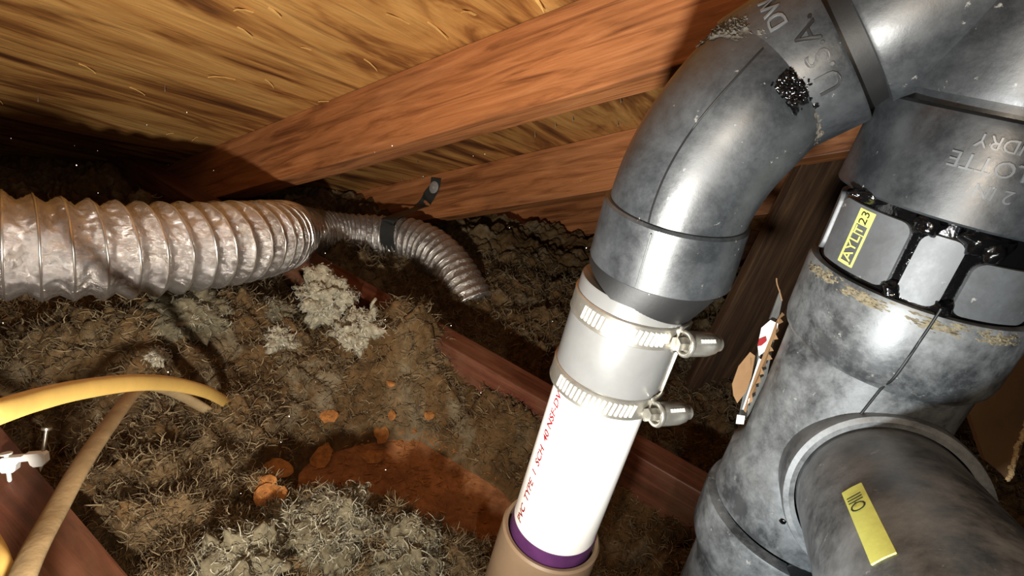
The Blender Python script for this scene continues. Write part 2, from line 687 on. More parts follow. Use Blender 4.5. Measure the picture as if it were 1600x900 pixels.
J = cvec(Vector((-1558, 559, 900)))
J.z = 0
J.normalize()
K = Vector((0, 0, 1)).cross(J)             # horizontal, across the joists
if K.dot(cvec((0.3, 0, 1))) < 0:
    K = -K                                  # pointing away from the camera


def joist(px, py, top, wdt, side, label, a=-1.4, b=1.3, hgt=0.09):
    p = on_level(px, py, top)
    p.z = 0
    me = box_mesh('joist', a, b, 0 if side > 0 else -wdt, wdt if side > 0 else 0, top - hgt, top, 0.002, 30, 0.0015)
    o = link('ceiling_joist', me, 'joist')
    z = Vector((0, 0, 1))
    o.matrix_world = frame(p, J, K, J.cross(K))
    if J.cross(K).z < 0:
        o.matrix_world = frame(p, -J, K, Vector((0, 0, 1)))
    return tag(o, label, 'joist')


joist(75, 753, 0.11, 0.09, -1, 'reddish brown joist in the lower left corner under the white cable clip', hgt=0.1095)
joist(690, 535, 0.105, 0.038, 1, 'reddish joist half buried in insulation, running behind the white pipe', hgt=0.1045)


# ------------------------------------------------------------------ insulation
def perlin(X, Y, seed):
    r = np.random.default_rng(seed)
    N = 512
    g = r.random((N, N)) * 2 * np.pi
    xi, yi = np.floor(X).astype(int), np.floor(Y).astype(int)
    xf, yf = X - xi, Y - yi
    u, v = xf * xf * xf * (xf * (xf * 6 - 15) + 10), yf * yf * yf * (yf * (yf * 6 - 15) + 10)

    def gr(ix, iy, dx, dy):
        a = g[ix % N, iy % N]
        return np.cos(a) * dx + np.sin(a) * dy
    n00, n10 = gr(xi, yi, xf, yf), gr(xi + 1, yi, xf - 1, yf)
    n01, n11 = gr(xi, yi + 1, xf, yf - 1), gr(xi + 1, yi + 1, xf - 1, yf - 1)
    return (n00 * (1 - u) + n10 * u) * (1 - v) + (n01 * (1 - u) + n11 * u) * v


def worley(X, Y, seed):
    r = np.random.default_rng(seed)
    N = 512
    ox, oy, oh = r.random((N, N)), r.random((N, N)), r.random((N, N))
    xi, yi = np.floor(X).astype(int), np.floor(Y).astype(int)
    best = np.full(X.shape, -9.0)
    for dx in (-1, 0, 1):
        for dy in (-1, 0, 1):
            cx_, cy_ = xi + dx, yi + dy
            a, b = cx_ % N, cy_ % N
            d2 = (cx_ + ox[a, b] - X) ** 2 + (cy_ + oy[a, b] - Y) ** 2
            best = np.maximum(best, 0.55 + 0.6 * oh[a, b] - d2)
    return best                                 # rounded nodules of uneven height


# mounds (+) and hollows (-): picture point, level of the point, radius, height
MOUNDS = [
    (500, 850, 0.08, 0.07, 0.03), (640, 880, 0.06, 0.05, 0.03), (330, 900, 0.09, 0.08, 0.04), (250, 760, 0.08, 0.07, 0.02),
    (300, 500, 0.10, 0.09, 0.045), (200, 530, 0.09, 0.08, 0.03), (420, 480, 0.09, 0.06, 0.02), (550, 540, 0.08, 0.06, 0.03),
    (665, 522, 0.10, 0.032, 0.05), (640, 540, 0.09, 0.05, 0.045), (600, 510, 0.09, 0.04, 0.04), (720, 570, 0.08, 0.035, 0.035), (30, 560, 0.08, 0.06, 0.03),
    (650, 715, 0.02, 0.075, -0.075), (735, 790, 0.02, 0.07, -0.08), (580, 715, 0.02, 0.06, -0.06), (490, 725, 0.03, 0.045, -0.045), (800, 620, 0.04, 0.05, -0.045),
    (780, 560, 0.06, 0.05, -0.03), (880, 640, 0.04, 0.06, -0.05), (960, 860, 0.03, 0.07, -0.06),
    (790, 660, 0.05, 0.04, 0.045), (1060, 780, 0.06, 0.07, 0.03), (560, 420, 0.04, 0.07, 0.02),
]
MND = [(on_level(a, b, lv), r, h) for a, b, lv, r, h in MOUNDS]
mid_joist = on_level(690, 535, 0.105)


def wool_h(X, Y, fine=True):
    s = (X - mid_joist.x) * K.x + (Y - mid_joist.y) * K.y     # distance past the middle joist
    H = np.where(s < 0.0, 0.066, 0.046)
    H = 0.060 + (0.028 - 0.060) / (1 + np.exp(-(s - 0.02) / 0.02))
    for c, r, h in MND:
        H = H + h * np.exp(-((X - c.x) ** 2 + (Y - c.y) ** 2) / (r * r))
    wx = perlin(X * 9 + 3, Y * 9, 1) * 0.03
    wy = perlin(X * 9, Y * 9 + 7, 2) * 0.03
    H = H + 0.034 * perlin((X + wx) * 9 + 40, (Y + wy) * 9 + 40, 3)
    H = H + 0.050 * (np.abs(perlin((X + wx) * 20 + 90, (Y + wy) * 20 + 90, 4)) - 0.22) * (0.35 + 0.65 / (1 + np.exp(-(H - 0.03) / 0.012)))
    if fine:
        thick = 0.25 + 0.75 / (1 + np.exp(-(H - 0.022) / 0.008))
        w1 = worley((X + wx * 0.8) * 42 + 20, (Y + wy * 0.8) * 42 + 20, 5)
        w2 = worley((X + wx * 0.5) * 88 + 60, (Y + wy * 0.5) * 88 + 60, 6)
        f6 = perlin(X * 120 + 31, Y * 120 + 5, 16)
        H = H + thick * (0.019 * (w1 - 0.6) + 0.011 * (w2 - 0.6) + 0.007 * f6)
    return H


def hit(px, py):
    """world point where a sight line first meets the wool or the boards"""
    d = cvec(ray(px, py))
    zs = np.linspace(0.25, 1.5, 1250)
    pts = np.array(CAMW)[None, :] + np.array(d)[None, :] * zs[:, None]
    hh = np.maximum(wool_h(pts[:, 0], pts[:, 1]), 0.0)
    k = np.argmax(pts[:, 2] < hh)
    return Vector(pts[k])


gx = np.arange(-1.15, 1.0, 0.0028)
gy = np.arange(-0.15, 1.45, 0.0028)
X, Y = np.meshgrid(gx, gy, indexing='ij')
Z = wool_h(X, Y)
V = np.stack([X, Y, Z], -1).reshape(-1, 3)
nx, ny = X.shape
I = np.arange(nx * ny).reshape(nx, ny)
Q = np.stack([I[:-1, :-1], I[1:, :-1], I[1:, 1:], I[:-1, 1:]], -1).reshape(-1, 4)
wn = np.array(wN)
below = ((V - np.array(deck_o)) @ wn) < -0.002
above = V[:, 2] > -0.02
keep = (below & above)[Q].all(1)
Q = Q[keep]
used = np.unique(Q)
remap = -np.ones(len(V), dtype=np.int64)
remap[used] = np.arange(len(used))
wool = link('loose_insulation', np_quads('loose_insulation', V[used], remap[Q]), 'wool', None, 180)
tag(wool, 'brown loose-fill wool insulation heaped between the joists', 'insulation', None, 'stuff')


def fibre_mesh(name, P0, nrm, n_seg, seg, width, curl, lift):
    n = len(P0)
    ang = rng.random(n) * 2 * np.pi
    d = np.stack([np.cos(ang), np.sin(ang), rng.normal(lift, 0.35, n)], -1)
    if nrm is not None:
        d = rng.normal(size=(n, 3))
        d = d - nrm * (d * nrm).sum(1)[:, None]
        d /= np.linalg.norm(d, axis=1)[:, None]
        d = d + nrm * rng.normal(lift, 0.2, n)[:, None]
    d /= np.linalg.norm(d, axis=1)[:, None]
    ax = rng.normal(size=(n, 3))
    ax /= np.linalg.norm(ax, axis=1)[:, None]
    cr = rng.normal(0, curl, n)
    far = 1.0 if nrm is not None else 0.55 + 1.1 * np.linalg.norm(P0[:, :2], axis=1)
    L = seg * rng.uniform(0.5, 1.5, n) * far
    wd = width * rng.uniform(0.5, 1.4, n) * far
    p = P0.copy()
    vs = np.zeros((n, n_seg + 1, 2, 3))
    for k in range(n_seg + 1):
        side = np.cross(d, ax)
        side /= (np.linalg.norm(side, axis=1)[:, None] + 1e-9)
        tw = wd * (1 - 0.75 * (k / n_seg) ** 2)
        vs[:, k, 0] = p - side * tw[:, None]
        vs[:, k, 1] = p + side * tw[:, None]
        p = p + d * L[:, None]
        c, s_ = np.cos(cr)[:, None], np.sin(cr)[:, None]
        d = d * c + np.cross(ax, d) * s_ + ax * (ax * d).sum(1)[:, None] * (1 - c)
        d[:, 2] -= 0.04
        d /= np.linalg.norm(d, axis=1)[:, None]
    V = vs.reshape(-1, 3)
    b = np.arange(n)[:, None] * (n_seg + 1) * 2
    k = np.arange(n_seg)[None, :] * 2
    q = np.stack([b + k, b + k + 1, b + k + 3, b + k + 2], -1).reshape(-1, 4)
    me = np_quads(name, V, q)
    a = me.attributes.new('rnd', 'FLOAT', 'POINT')
    a.data.foreach_set('value', np.repeat(rng.random(n) ** 1.4, (n_seg + 1) * 2).astype(np.float32))
    return me


N = 190000
rad = np.exp(rng.uniform(np.log(0.2), np.log(1.2), N))
th = rng.uniform(math.radians(32), math.radians(158), N)
fx, fy = rad * np.cos(th), rad * np.sin(th)
fz = wool_h(fx, fy)
ok = (fz > 0.012) & (((np.stack([fx, fy, fz], -1) - np.array(deck_o)) @ wn) < -0.02)
P0 = np.stack([fx, fy, fz + 0.0004], -1)[ok]
fib = link('fibres', fibre_mesh('fibres', P0, None, 4, 0.0025, 0.00040, 0.6, 0.5), 'fibre', wool)
fib['kind'] = 'stuff'


def clump(px, py, level, rx, rz, label, nf=700, seed=0, long_=1.0, mats=('palelump', 'pale')):
    c = on_level(px, py, level) if seed == 1 else hit(px, py + 6) + Vector((0, 0, rz * 0.25))
    t = empty('insulation_clump', c)
    bm = bmesh.new()
    bmesh.ops.create_icosphere(bm, subdivisions=5, radius=1)
    for v in bm.verts:
        d = v.co.normalized()
        o_ = Vector((seed * 2.7, 0, seed))
        k = 1 + 0.8 * mnoise.fractal(d * 1.5 + o_, 0.9, 2.1, 3)
        k += 0.5 * (abs(mnoise.noise(d * 3.6 + o_)) - 0.25) + 0.3 * (abs(mnoise.noise(d * 8 + o_)) - 0.2) + 0.12 * mnoise.noise(d * 19 + o_)
        v.co = c + Vector((d.x * rx, d.y * rx, d.z * rz)) * k
    bm.normal_update()
    pick = [(v.co.copy(), v.normal.copy()) for v in bm.verts if v.co.z > c.z - rz * 0.5]
    lump = bm_to('wool_lump', bm, mats[0], t, 180)
    idx = rng.integers(0, len(pick), nf * 2)
    P = np.array([tuple(pick[i][0]) for i in idx]) + rng.normal(0, 0.0006, (nf * 2, 3))
    NN = np.array([tuple(pick[i][1]) for i in idx])
    f = link('strands', fibre_mesh('strands', P, NN, 7, 0.0010 * long_, 0.00038, 0.5, 0.15), mats[1], lump)
    f['kind'] = 'stuff'
    tag(t, label, 'insulation', 'pale tufts of insulation')
    return t


BRT = ('brightlump', 'bright')
clump(506, 468, 0.115, 0.032, 0.026, 'pale ragged insulation tuft beyond the duct end, at the top of the joist', 900, 1, 1.0, BRT)
clump(562, 525, 0.105, 0.028, 0.030, 'pale insulation tuft with one strand sticking straight up, beside the red joist', 900, 2, 1.0, BRT)
clump(300, 492, 0.145, 0.036, 0.022, 'broad grey insulation tuft just below the foil duct', 900, 3)
clump(438, 528, 0.115, 0.014, 0.012, 'small upright grey tuft between the duct and the red joist', 300, 4, 1.0, BRT)
clump(240, 553, 0.125, 0.010, 0.007, 'small white tuft on the left above the yellow cable', 200, 5, 1.0, BRT)
clump(426, 485, 0.12, 0.020, 0.012, 'flat grey tuft below the compressed end of the duct', 400, 6)
clump(375, 880, 0.135, 0.026, 0.022, 'bright pale tuft at the very bottom of the picture left of centre', 1100, 7, 1.2)
clump(520, 822, 0.125, 0.030, 0.022, 'large curly grey tuft in front of the bare brown patch', 2000, 8, 1.2)
clump(640, 866, 0.105, 0.027, 0.022, 'curly grey tuft at the bottom beside the white pipe', 1400, 9, 1.2)
clump(435, 835, 0.125, 0.024, 0.016, 'curly brown-grey tuft lying between two larger tufts at the bottom', 1200, 12, 1.2)
clump(270, 615, 0.12, 0.014, 0.008, 'little pale tuft right under the yellow cable', 250, 10)
# the strand that stands up on the second tuft
sp0 = hit(576, 520) + Vector((0, 0, 0.018))
st = sweep(resample(catmull([sp0, sp0 + Vector((0.002, 0, 0.012)), sp0 + Vector((0.0, 0, 0.024)), sp0 + Vector((0.005, 0, 0.036))], 8), 0.003),
           lambda i, s, a: (0.0028 - 0.035 * s * 1.2 * 0.5, 0.0028 - 0.035 * s * 0.5), 10)
so = link('upright_strand', st, 'brightlump', None, 60)
tag(so, 'single pale wool strand standing upright on its tuft', 'insulation')

# wood chips on the bare patch
CH = [(515, 650, 30, 16, 'rounded orange wood chip alone on the brown insulation'),
      (502, 712, 34, 30, 'rough tan wood chip left of the bare brown patch'),
      (425, 732, 62, 24, 'largest flaky orange wood chip, cracked across'),
      (412, 752, 46, 14, 'curved orange wood shaving leaning under the largest chip'),
      (582, 714, 34, 14, 'leaf-shaped orange wood chip on the bare brown patch'),
      (597, 678, 24, 22, 'crumpled tan wood chip at the top of the bare brown patch'),
      (612, 649, 12, 12, 'tiny pale wood chip above the bare patch'),
      (670, 650, 16, 10, 'small orange wood chip right of the others, on grey wool'),
      (610, 600, 14, 7, 'thin small wood chip farthest back near the red joist'),
      (425, 775, 50, 30, 'wide tan wood chip lowest of all, half under the wool')]
for i, (px, py, wpx, hpx, lab) in enumerate(CH):
    c0 = hit(px, py)
    c0 = c0 + (CAMW - c0).normalized() * 0.006
    dist = (c0 - CAMW).dot(cvec((0, 0, 1)))
    L, W = wpx * dist / F * 0.5, hpx * dist / F * 0.75
    ex = cvec((1, 0, 0)); ex.z = 0; ex.normalize()
    nr = Vector((random.uniform(-.3, .3), -0.35, 1)).normalized()
    ex = (ex - nr * ex.dot(nr)).normalized()
    ey = nr.cross(ex)
    n = 14
    ring = []
    for j in range(n):
        a = 2 * math.pi * j / n
        k = 1 + 0.30 * mnoise.noise(Vector((math.cos(a) * 2, math.sin(a) * 2, i * 3.3)))
        ring.append((math.cos(a) * L * k, math.sin(a) * W * k))
    vs, fs = [], []
    for s_, zz in ((1, -0.0006), (1, 0.0006), (0.55, 0.0013), (0.55, -0.0013)):
        for (x, y) in ring:
            bend = (x / max(L, 1e-4)) ** 2 * 0.002 + 0.0015 * mnoise.noise(Vector((x * 200, y * 200, i)))
            vs.append(c0 + ex * x * s_ + ey * y * s_ + nr * (zz + bend * s_))
    for lv in ((0, 1), (1, 2), (3, 0)):
        for j in range(n):
            k = (j + 1) % n
            fs.append((lv[0] * n + j, lv[0] * n + k, lv[1] * n + k, lv[1] * n + j))
    fs.append(tuple(2 * n + j for j in range(n)))
    fs.append(tuple(3 * n + j for j in range(n)))
    me = mesh('wood_chip', vs, fs)
    fix_normals(me)
    tag(link('wood_chip', me, 'chip', None, 35), lab, 'wood chip', 'wood chips on the insulation')

# ------------------------------------------------------------------ flexible duct
duct_pts = [at(-2000, 235, 0.33), at(-1150, 290, 0.385), at(-520, 337, 0.445), at(-190, 365, 0.50), at(-60, 378, 0.53), at(60, 388, 0.565), at(180, 391, 0.61), at(290, 387, 0.67), at(370, 379, 0.735), at(420, 372, 0.81),
            at(443, 367, 0.90), at(455, 365, 1.00), at(480, 366, 1.10), at(535, 370, 1.17), at(600, 372, 1.19), at(650, 380, 1.17), at(688, 404, 1.14), at(718, 444, 1.11), at(738, 480, 1.09)]
dp = resample(catmull(duct_pts, 30), 0.0022)
R_D = 0.052
ds = [0.0]
for i in range(1, len(dp)):
    ds.append(ds[-1] + (dp[i] - dp[i - 1]).length)
Ltot = ds[-1]
k0 = min(range(len(dp)), key=lambda i: (dp[i] - at(-190, 365, 0.50)).length)
S0 = ds[k0]                                     # where the duct comes into the picture
turn = [0.0]
for i in range(1, len(dp)):
    f = (ds[i] - S0) / (Ltot - S0)
    pitch = 0.0235 if f < 0.28 else (0.0235 + (0.015 - 0.0235) * min(1, (f - 0.28) / 0.2))
    turn.append(turn[-1] + (ds[i] - ds[i - 1]) / pitch)


def duct_r(i, s, a):
    f = (ds[i] - S0) / (Ltot - S0)
    u = (turn[i] - a / (2 * math.pi)) % 1.0
    amp = 0.0080 if f < 0.3 else 0.0080 - 0.0045 * min(1, (f - 0.3) / 0.2)
    r = R_D - amp * (0.5 - 0.5 * math.cos(2 * math.pi * u)) ** 0.8
    if f > 0.55:
        r -= 0.006 * min(1, (f - 0.55) / 0.2)
    p = Vector((math.cos(a) * 3.2 + u * 2.5, math.sin(a) * 3.2, turn[i] * 1.4 + a * 0.6))
    cr = mnoise.noise(p * 1.6) * 0.0022 + abs(mnoise.noise(p * 3.6)) * 0.0036 + abs(mnoise.noise(p * 8.0)) * 0.0016
    k = math.sin(math.pi * u)
    r += cr * (0.15 + 0.85 * k)
    return r, r


duct = empty('flexible_duct', dp[len(dp) // 3])
link('foil_skin', sweep(dp, duct_r, 120, Vector((0, 0, 1))), 'foil', duct, 75)
frd = frames(dp, Vector((0, 0, 1)))
wire = []
nt = int(turn[-1] * 40)
ti = 0
for q in range(nt):
    tv = q / 40
    # point where turn - a/2pi is an integer: a = 2 pi * (turn mod 1)
    while ti < len(turn) - 2 and turn[ti + 1] < tv:
        ti += 1
    f = (tv - turn[ti]) / max(1e-9, turn[ti + 1] - turn[ti])
    p = dp[ti].lerp(dp[ti + 1], f)
    a = 2 * math.pi * (tv % 1.0)
    r = duct_r(ti, 0, a)[0] + 0.0004
    wire.append(p + frd[ti][1] * math.cos(a) * r + frd[ti][2] * math.sin(a) * r)
link('wire_coil', sweep(wire, lambda i, s, a: (0.0011, 0.0011), 6, Vector((0.3, 0.2, 1))), 'wire', duct, 60)
tag(duct, 'silver foil flexible duct with a wire coil, curving away under the rafters', 'duct')

# hanging strap: screwed to the second rafter, wrapped round the duct
sc0 = deck_o  # (rafter face is the plane wD2 = s2)


def on_rafter(px, py, s, off=0.0):
    r = ray(px, py)
    z = (s - off) / r.dot(D2)
    return cpt(r * z)


top = on_rafter(682, 278, s2, 0.003)
scr = on_rafter(679, 293, s2, 0.003)
low = on_rafter(660, 322, s2, 0.008)
# wrap round the duct at the point nearest to picture (632, 370)
ki = min(range(len(dp)), key=lambda i: (dp[i] - at(632, 372, 1.2)).length)
T, Nn, Bb = frd[ki]
toc = (CAMW - dp[ki]); toc = (toc - T * toc.dot(T)).normalized()
upd = (Vector((0, 0, 1)) - T * T.z).normalized()
path = [top, scr, scr.lerp(low, 0.5), low]
pn_ = [-wD2, -wD2, (toc - wD2 * 0.8).normalized(), toc.copy()]
for ang in (58, 36, 12, -15, -45, -75):
    an = math.radians(ang)
    q = toc * math.cos(an) + upd * math.sin(an)
    path.append(dp[ki] + q * (R_D - 0.001))
    pn_.append((q + toc * (0.9 if ang > 30 else 0.0)).normalized())
sp = catmull(path, 8)
spn = catmull(pn_, 8)
vs, fs = [], []
for i, p in enumerate(sp):
    t = (sp[min(i + 1, len(sp) - 1)] - sp[max(i - 1, 0)]).normalized()
    side = t.cross(spn[i]).normalized()
    nn = side.cross(t).normalized()
    if nn.dot(spn[i]) < 0:
        nn = -nn
    hw = 0.0155
    vs += [p - side * hw, p + side * hw, p + side * hw + nn * 0.0015, p - side * hw + nn * 0.0015]
for i in range(len(sp) - 1):
    for e in range(4):
        fs.append((i * 4 + e, i * 4 + (e + 1) % 4, i * 4 + 4 + (e + 1) % 4, i * 4 + 4 + e))
fs += [(0, 1, 2, 3), tuple(len(sp) * 4 - 4 + e for e in range(4))]
strap = empty('hanging_strap', scr)
me = mesh('strap_band', vs, fs)
fix_normals(me)
link('band', me, 'strap', strap, 40)
axs = Axis(scr, (CAMW - scr))
wsh = link('washer', lathe(Axis(scr, -wD2), [(0.001, 0.003), (0.001, 0.0135), (0.0032, 0.0135), (0.0042, 0.0120), (0.0046, 0.004)], 32), 'washer', strap, 40)
link('screw_head', lathe(Axis(scr, -wD2), [(0.0044, 0.0046), (0.0066, 0.0042), (0.0074, 0.002)], 16), 'washer', wsh, 40)
tag(strap, 'dark grey strap screwed to a rafter and wrapped round the duct', 'strap')


# ------------------------------------------------------------------ cables and the clip
def cable(name, pts, r1, r2, mat, label, hint):
    P = resample(catmull(pts, 20), 0.004)
    me = sweep(P, lambda i, s, a: (r1, r2), 20, hint)
    return tag(link(name, me, mat, None, 60), label, 'cable')


cable('electrical_cable', [at(-1500, 1150, 0.17), at(-700, 900, 0.195), at(-320, 764, 0.215), at(-120, 690, 0.235), at(-40, 658, 0.25), at(0, 643, 0.265), at(60, 624, 0.30), at(130, 608, 0.35), at(210, 598, 0.42), at(270, 600, 0.49), at(318, 611, 0.55), at(342, 622, 0.59), at(362, 634, 0.64)],
      0.0062, 0.0034, 'cable_y', 'bright yellow flat cable arching in from the left edge', cvec((0, 1, -0.5)))
cable('electrical_cable', [at(322, 640, 0.60), at(296, 625, 0.575), at(262, 610, 0.54), at(228, 604, 0.505), at(205, 618, 0.475), at(170, 664, 0.42), at(130, 722, 0.37), at(88, 796, 0.325), at(50, 866, 0.29), at(20, 940, 0.265), at(-10, 1020, 0.25), at(-60, 1180, 0.225), at(-110, 1400, 0.20)],
      0.0066, 0.0036, 'cable_d', 'dusty tan cable bending down across the lower left joist', cvec((1, 0.2, 0)))
cable('electrical_cable', [at(-480, 560, 0.42), at(-260, 640, 0.39), at(-110, 730, 0.355), at(-40, 800, 0.33), at(-12, 840, 0.315), at(4, 872, 0.30), at(14, 910, 0.29), at(20, 960, 0.28), at(10, 1100, 0.25), at(-20, 1350, 0.21)],
      0.0035, 0.003, 'cable_y', 'short bit of yellow cable at the left edge near the bottom corner', cvec((1, 0, 0)))

cl = on_level(40, 722, 0.125)
cZ = (cl - CAMW).dot(cvec((0, 0, 1)))
clip = empty('cable_clip', cl)
ex = cvec((1, 0.06, 0.25)).normalized()
ez = cvec((0.02, 1, -0.1)).normalized()
ez = (ez - ex * ez.dot(ex)).normalized()
ey = ez.cross(ex)
u = cZ / F


def cl_pt(x, y, d):
    return cl + ex * (x * u) + ez * (-y * u) + ey * d


# bridge outline in picture pixels round (40, 718)
OUT = [(-33, -8), (-28, -12), (-2, -11), (2, -14), (26, -13), (29, -10), (29, 3), (24, 8), (12, 8), (8, 4), (6, -3), (-6, -3), (-10, 1), (-12, 10), (-16, 13), (-30, 12), (-34, 6)]
vs = [cl_pt(x, y, -0.003) for x, y in OUT] + [cl_pt(x, y, 0.004) for x, y in OUT]
n = len(OUT)
fs = [tuple(range(n)), tuple(reversed(range(n, 2 * n)))] + [(j, (j + 1) % n, n + (j + 1) % n, n + j) for j in range(n)]
me = mesh('saddle', vs, fs)
fix_normals(me)
link('saddle', me, 'clip', clip)


def nail(p0, p1, r, head, mat='clip', head_r=2.6):
    d = (p1 - p0)
    L = d.length
    ax = Axis(p0, d)
    pr = [(0, r * 0.2), (L * 0.12, r), (L * 0.95, r)]
    if head:
        pr += [(L * 0.95, r * head_r), (L, r * head_r)]
    return link('nail', lathe(ax, pr, 16), mat, clip, 40)


nail(cl_pt(-24, 32, 0), cl_pt(-24, -18, 0), 0.0016, True)
nail(cl_pt(18, 18, 0), cl_pt(28, -48, 0.006), 0.0014, True, 'nail')
tag(clip, 'white plastic cable clip with two nails on the lower left joist', 'clip')

# ------------------------------------------------------------------ white pipe, sleeve, clamps
pv_top, pv_bot = at(1003, 430, 0.325), at(850, 862, 0.415)
AP = Axis(pv_top, pv_bot - pv_top)
LP = (pv_bot - pv_top).length


def t_of(ax, py, lo=-0.5, hi=0.5):
    """t where the axis crosses picture row py"""
    for _ in range(50):
        m = (lo + hi) / 2
        q = ax.c(m) - CAMW
        y = 450 - F * q.dot(cvec((0, 1, 0))) / q.dot(cvec((0, 0, 1)))
        if y < py:
            lo = m
        else:
            hi = m
    return lo


t_rim = t_of(AP, 828)
pipe = empty('plastic_pipe', AP.c(t_rim))
link('barrel', lathe(AP, [(0.03, 0.0292), (t_rim - 0.012, 0.0292), (t_rim - 0.012, 0.02925), (t_rim + 0.03, 0.02925)], 96), 'pvc', pipe, 40)
pr = lathe(AP, [(t_rim - 0.0095, 0.0293), (t_rim - 0.0095, 0.0297), (t_rim + 0.004, 0.0303), (t_rim + 0.006, 0.0295)], 96, 0.0004, 3)
link('primer_band', pr, 'purple', pipe, 40)


def pvc_text(x, y, z):
    return AP.p(t_rim - 0.014 - x, math.radians(-50) - y / 0.0292, 0.02935 + z)


text_mesh('PVC  TYPE  1  SCH  40 NSF-DWV  ASTM', 0.0080, 0.0, lambda x, y, z: pvc_text(x, y, 0.0), 'red', 'printed_lettering', pipe, 'LEFT', 0.00018)
tag(pipe, 'white plastic pipe with red printing and a purple primer band', 'pipe')

coup = empty('pipe_coupling', AP.c(t_rim + 0.06))
link('socket', lathe(AP, [(t_rim + 0.02, 0.0296), (t_rim, 0.0315), (t_rim - 0.0005, 0.0338), (t_rim + 0.001, 0.0352), (t_rim + 0.05, 0.0356), (t_rim + 0.115, 0.0356)], 96), 'beige', coup, 35)
tag(coup, 'beige plastic coupling the white pipe is glued into', 'pipe coupling')

t_s0, t_s1 = t_of(AP, 446), t_of(AP, 603)
slv = empty('flexible_coupling', AP.c(t_s1))
link('sleeve', lathe(AP, [(t_s0, 0.029), (t_s0, 0.0322), (t_s0 + 0.001, 0.0328), (t_s1 - 0.001, 0.0328), (t_s1, 0.0322), (t_s1, 0.029)], 96), 'rubber', slv, 35)
me = patch(AP, t_s0 + 0.012, t_s1 - 0.004, math.radians(74), math.radians(100), 0.0328, 0.0343, rad=0.001)
link('shield_flap', me, 'steel', slv, 35)
tag(slv, 'grey sleeve coupling joining the white pipe to the black elbow', 'pipe coupling')

slot_me = box_mesh('slot', -0.0009, 0.0009, -0.0042, 0.0042, 0, 0.0006, 0.0004)
slot_me.materials.append(M['slot'])


def clamp(tc, a_s0, label, a_h=58):
    c = empty('hose_clamp', AP.c(tc))
    hw = 0.0068
    R = 0.0331
    band = link('band', lathe(AP, [(tc - hw, R - 0.0004), (tc - hw, R + 0.0004), (tc - hw + 0.0006, R + 0.0010), (tc - 0.004, R + 0.0007), (tc + 0.004, R + 0.0007), (tc + hw - 0.0006, R + 0.0010), (tc + hw, R + 0.0004), (tc + hw, R - 0.0004)], 96, 0, 0, False), 'steel', c, 35)
    for i in range(17):
        a = math.radians(a_s0 + i * 5.2)
        o = bpy.data.objects.new('slot', slot_me)
        COL.objects.link(o)
        o.parent = band
        n_, t_, d_ = AP.nrm(a), AP.tan(a), AP.d
        # slanted slots
        yy = (d_ * math.cos(0.16) - t_ * math.sin(0.16)).normalized()
        xx = yy.cross(n_).normalized()
        o.matrix_basis = frame(AP.p(tc, a, R + 0.0007), xx, yy, n_)
    a = math.radians(a_h)
    n_, t_ = AP.nrm(a), AP.tan(a)
    out = (t_ * 0.94 + n_ * 0.3).normalized()
    base = AP.p(tc, a, R + 0.0062) + n_ * 0.0
    ah = Axis(base, out)
    hous = link('screw_housing', lathe(ah, [(0.001, 0.003), (0.001, 0.0066), (0.004, 0.0070), (0.014, 0.0070), (0.019, 0.0060), (0.021, 0.0046), (0.0235, 0.0044), (0.0245, 0.003)], 28), 'steel', c, 35)
    link('screw_head', lathe(ah, [(-0.0065, 0.0016), (-0.0065, 0.0040), (-0.001, 0.0040), (0.002, 0.003)], 6), 'steel', hous, 30)
    # thick collar ring at the head of the screw
    ring = [ah.p(0.0, 2 * math.pi * j / 28, 0.0062) for j in range(28)]
    vs, fs = [], []
    for j in range(28):
        aa = 2 * math.pi * j / 28
        er = ah.nrm(aa)
        for q in range(8):
            b = 2 * math.pi * q / 8
            vs.append(ring[j] + er * (0.0014 * math.cos(b)) + ah.d * (0.0016 * math.sin(b)))
    for j in range(28):
        for q in range(8):
            fs.append((j * 8 + q, ((j + 1) % 28) * 8 + q, ((j + 1) % 28) * 8 + (q + 1) % 8, j * 8 + (q + 1) % 8))
    me = mesh('collar', vs, fs)
    fix_normals(me)
    link('collar', me, 'steel', hous, 60)
    # foot plate between housing and band
    foot = patch(AP, tc - 0.0085, tc + 0.0085, a - 0.05, a + 0.36, R + 0.0008, R + 0.0022, rad=0.0015)
    link('foot_plate', foot, 'steel', c, 35)
    for j in range(5):
        o = link('stamped_mark', box_mesh('stamped_mark', -0.0007, 0.0007, -0.0010, 0.0010, 0, 0.0003), 'slot', hous)
        pa = math.radians(-10)
        pn = ah.nrm(pa)
        pt = ah.p(0.006 + j * 0.0021, pa, 0.0070)
        o.matrix_basis = frame(pt, ah.d, pn.cross(ah.d), pn)
    tag(c, label, 'hose clamp', 'steel clamps on the sleeve coupling')
    return c


clamp(t_of(AP, 483), -42, 'upper steel worm-drive clamp on the grey sleeve, next to the black elbow')
clamp(t_of(AP, 588), -46, 'lower steel worm-drive clamp on the grey sleeve, next to the white pipe')

# ------------------------------------------------------------------ black stack on the right
ST_A = Vector((0.165, 0.885, -0.43)).normalized()       # its lean in camera axes, upwards
ST_O = cpt(ray(1434, 436) * 0.287)
AS = Axis(ST_O, -cvec(ST_A))                             # t grows downwards
R_H = 0.0500

tee = empty('pipe_tee', AS.c(0.19))
T1, T2 = 0.126, 0.158
run = lathe(AS, [(0.012, 0.0455), (0.0, 0.0462), (0.0, R_H), (0.002, R_H + 0.0006), (0.034, R_H), (0.039, R_H - 0.0012), (0.043, R_H - 0.0045), (0.06, R_H - 0.005),
                 (T1 - 0.006, R_H - 0.005), (T1 - 0.001, R_H - 0.0035), (T1 + 0.003, R_H - 0.0005), (T1 + 0.02, R_H), (T2 - 0.001, R_H + 0.0002), (T2, R_H - 0.001), (T2, 0.0445)], 112)
link('run', run, 'abs_dusty', tee, 35)
